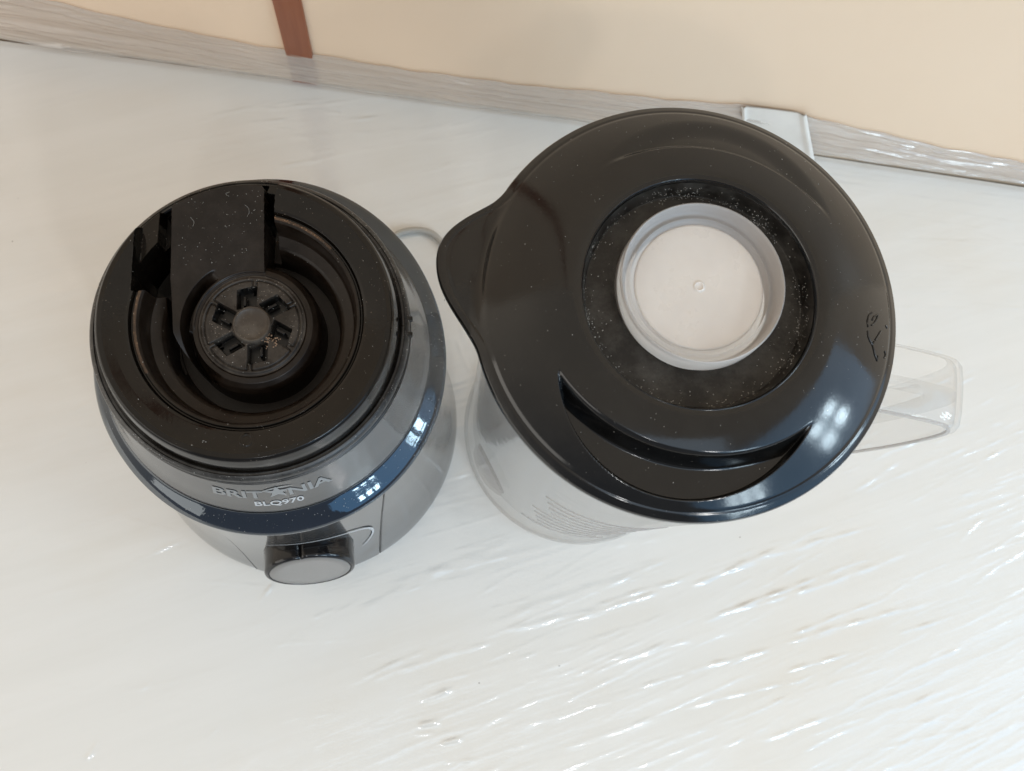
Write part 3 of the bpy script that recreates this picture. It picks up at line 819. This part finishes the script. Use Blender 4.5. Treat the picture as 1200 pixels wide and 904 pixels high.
strap('edge_bead', [(-.0172, 0), (-.0158, 0)], .0016, -.0042, M_clear_mark, hnd)

# ---- lid
LC = Vector((.1080, .1160, 0))
lid = empty('jug_lid', LC, 'round black plastic lid with pouring spout and clear centre cap, pressed onto the jug', 'lid')
LA = math.radians(-11.0)
def lid_R(th):
    dd = (np.degrees(th)-168.5+180) % 360-180
    b = np.where(dd < 0, np.cos(np.clip(dd/21, -1, 1)*PI/2)**2, np.cos(np.clip(dd/27, -1, 1)*PI/2)**2)
    return 90.8+16.3*b, b
nth = 1080
thv = np.linspace(0, 2*PI, nth, endpoint=False)
Rout, bmp = lid_R(thv)
rin = np.concatenate([np.linspace(30, 44, 8), np.linspace(44.5, 51, 30), np.linspace(51.4, 86, 110), np.linspace(86.3, 90.6, 24)])
Rg = np.repeat(rin[None, :], nth, 0)
# outside r=86 follow the spout outline
sc_ = np.clip((rin-80)/(90.6-80), 0, 1)
Rg = Rg+sc_[None, :]*(Rout-91.2)[:, None]
TH = np.repeat(thv[:, None], len(rin), 1)
def dome(r):
    t = np.clip((r-49.6)/41.5, 0, 2)
    z = 307.0-19.0*t**1.65
    z = np.where(r < 53, z-.25*((53-r)/3)**2, z)
    return z
Zl = dome(np.minimum(Rg, 92))
# spout tongue stays level outside the dome
tongue = 288.2-.06*(Rg-91)
mk = sm((Rg-84.5)/4.5)*np.clip(bmp, 0, 1)[:, None]**.6
Zl = Zl*(1-mk)+np.maximum(tongue, Zl-3)*mk
# raised border bead
edge = Rout[:, None]-Rg
Zl = Zl-.3*np.exp(-((edge-4.2)/.8)**2)
# recess
Zl = np.where(Rg < 48.4, 296.4+10.3*sm((Rg-45.0)/3.4), Zl)
Zl = Zl-.6*(Rg < 46)*0
# two crescent grips
u = Rg*np.cos(TH-LA); v = Rg*np.sin(TH-LA); av = np.abs(v)
dO = 53.4-np.hypot(u-1.5, av-29.0); dI = np.hypot(u-1.5, av+7.6)-71.3
tip = np.clip((54.0-np.abs(u-1.5))/14, 0, 1)
flz = 290.2+.022*(82-av)*0
low = np.where(v < 0, 1.0, .8)
inside = step(dO-.2, 1.2)*sm(dI/6.5)
target = np.minimum(Zl-.45, 293.0+.035*np.clip(82-av, 0, 40))
depth = (Zl-target)*low
north = v > 0
Zl = Zl-np.where(north, 2.4*sm((dO-.2)/11)*sm(dI/2.6), inside*np.maximum(depth, 0))
Zl = Zl-.5*np.exp(-((dO)/.6)**2)*(dI > .4)*(np.abs(u) < 56)*0
# rounded outer lip, then skirt
lip = [(91.1-91.6, -.25), (-.15, -.9), (0, -2.0), (-.1, -4.2), (-.6, -5.0), (-2.2, -5.2)]
Zedge = Zl[:, -1]
RgL = np.stack([Rout+a for a, b in lip], 1); ZL = np.stack([Zedge+b for a, b in lip], 1)
Rall = np.concatenate([Rg, RgL], 1); Zall = np.concatenate([Zl, ZL], 1); THa = np.repeat(thv[:, None], Rall.shape[1], 1)
V = np.stack([Rall*np.cos(THa), Rall*np.sin(THa), Zall], -1).reshape(-1, 3)/1000
shell = mesh_obj('lid_shell', V, grid_faces(nth, Rall.shape[1], True)[:, ::-1], M_lid, lid, True, 65)
shell.data.materials.append(M_lidrec)
shell.data.polygons.foreach_set('material_index', (Rall[:, :-1] < 47.2).astype(np.int32).ravel())
lathe('skirt', [(83.2, 262), (83.4, 270), (84, 276), (88.4, 280.6), (88.8, 282.5)], M_lid, lid, 160)

# embossed lock mark near the handle side
def emb(pts, rad=.00035, name='embossed_mark'):
    out = []
    for (px, py) in pts:
        p = at(px, py, .2955)-LC
        r = math.hypot(p.x, p.y)*1000
        out.append(Vector((p.x, p.y, float(dome(np.array([r]))[0])/1000+.00015)))
    return tube(name, out, rad, M_thread, lid, 6)
emb([(1012, 387), (1010.5, 380), (1013, 373), (1018, 369)]); emb([(1018, 378), (1021, 373), (1024, 371.5), (1027, 370)])
emb([(1017, 384), (1021, 381), (1025, 376), (1027.5, 370)]); emb([(1011.5, 391), (1012, 397), (1015, 402), (1019, 406)])
emb([(1023.5, 400), (1028, 394), (1032.5, 388)]); emb([(1022, 402), (1019, 406), (1022, 412), (1024, 417)]); emb([(1024, 417), (1028, 423), (1029, 417)])
emb([(1040, 410), (1042, 414), (1040, 418)]); emb([(1041, 380), (1043, 383)])

# centre cap, milky plastic dish
CC = LC*1.0
cap = empty('lid_cap', (.1094, .1202, .2955), 'small round milky translucent measuring cap seated in the centre of the black lid', 'cap')
capo = lathe('cap_wall', [(34.2, .2), (34.3, 1.5), (34.1, 6), (33.9, 10.2), (33.7, 10.9), (33.3, 11.2), (32.9, 10.9), (32.6, 10.0), (32.0, 7.0), (31.0, 5.6), (30.0, 5.4), (29.4, 5.9), (28.9, 5.9), (28.4, 5.0), (27.4, 4.2), (26.6, 4.0)], M_milky_rim, cap, 160, None, 60)
lathe('cap_floor', [(27.0, 3.9), (26.6, 4.3), (25.8, 4.5), (20, 4.5), (10, 4.55), (3.0, 4.6), (2.2, 4.6), (2.0, 4.9), (1.7, 4.95), (1.5, 4.7), (0.01, 4.65)], M_milky, cap, 120, None, 60)

# dust lying in the lid recess and on the lid
pts = []
for i in range(1500):
    a = rng.uniform(0, 2*PI); r = 46.8-abs(rng.normal(0, 1.7)) if i < 1380 else rng.uniform(36, 46)
    if r < 36 or (i < 1380 and rng.uniform() > .5+.5*math.sin(2.3*a+.6)*math.cos(5.1*a+1)+.25*math.sin(17*a)): continue
    z = 296.4+10.3*float(sm((r-45.0)/3.4)); pts.append((r*math.cos(a)/1000, r*math.sin(a)/1000, z/1000))
grains('recess_dust', pts, M_dust, lid, .00008, .00030)
pts = []
for i in range(170):
    a = rng.uniform(0, 2*PI); r = rng.uniform(52, 88)
    j = int(np.argmin(np.abs(Rall[0, :-8]-r))); ii = int(a/(2*PI)*nth) % nth
    pts.append((Rall[ii, j]*math.cos(thv[ii])/1000, Rall[ii, j]*math.sin(thv[ii])/1000, Zall[ii, j]/1000))
grains('lid_dust', pts, M_dust, lid, .00007, .00022)
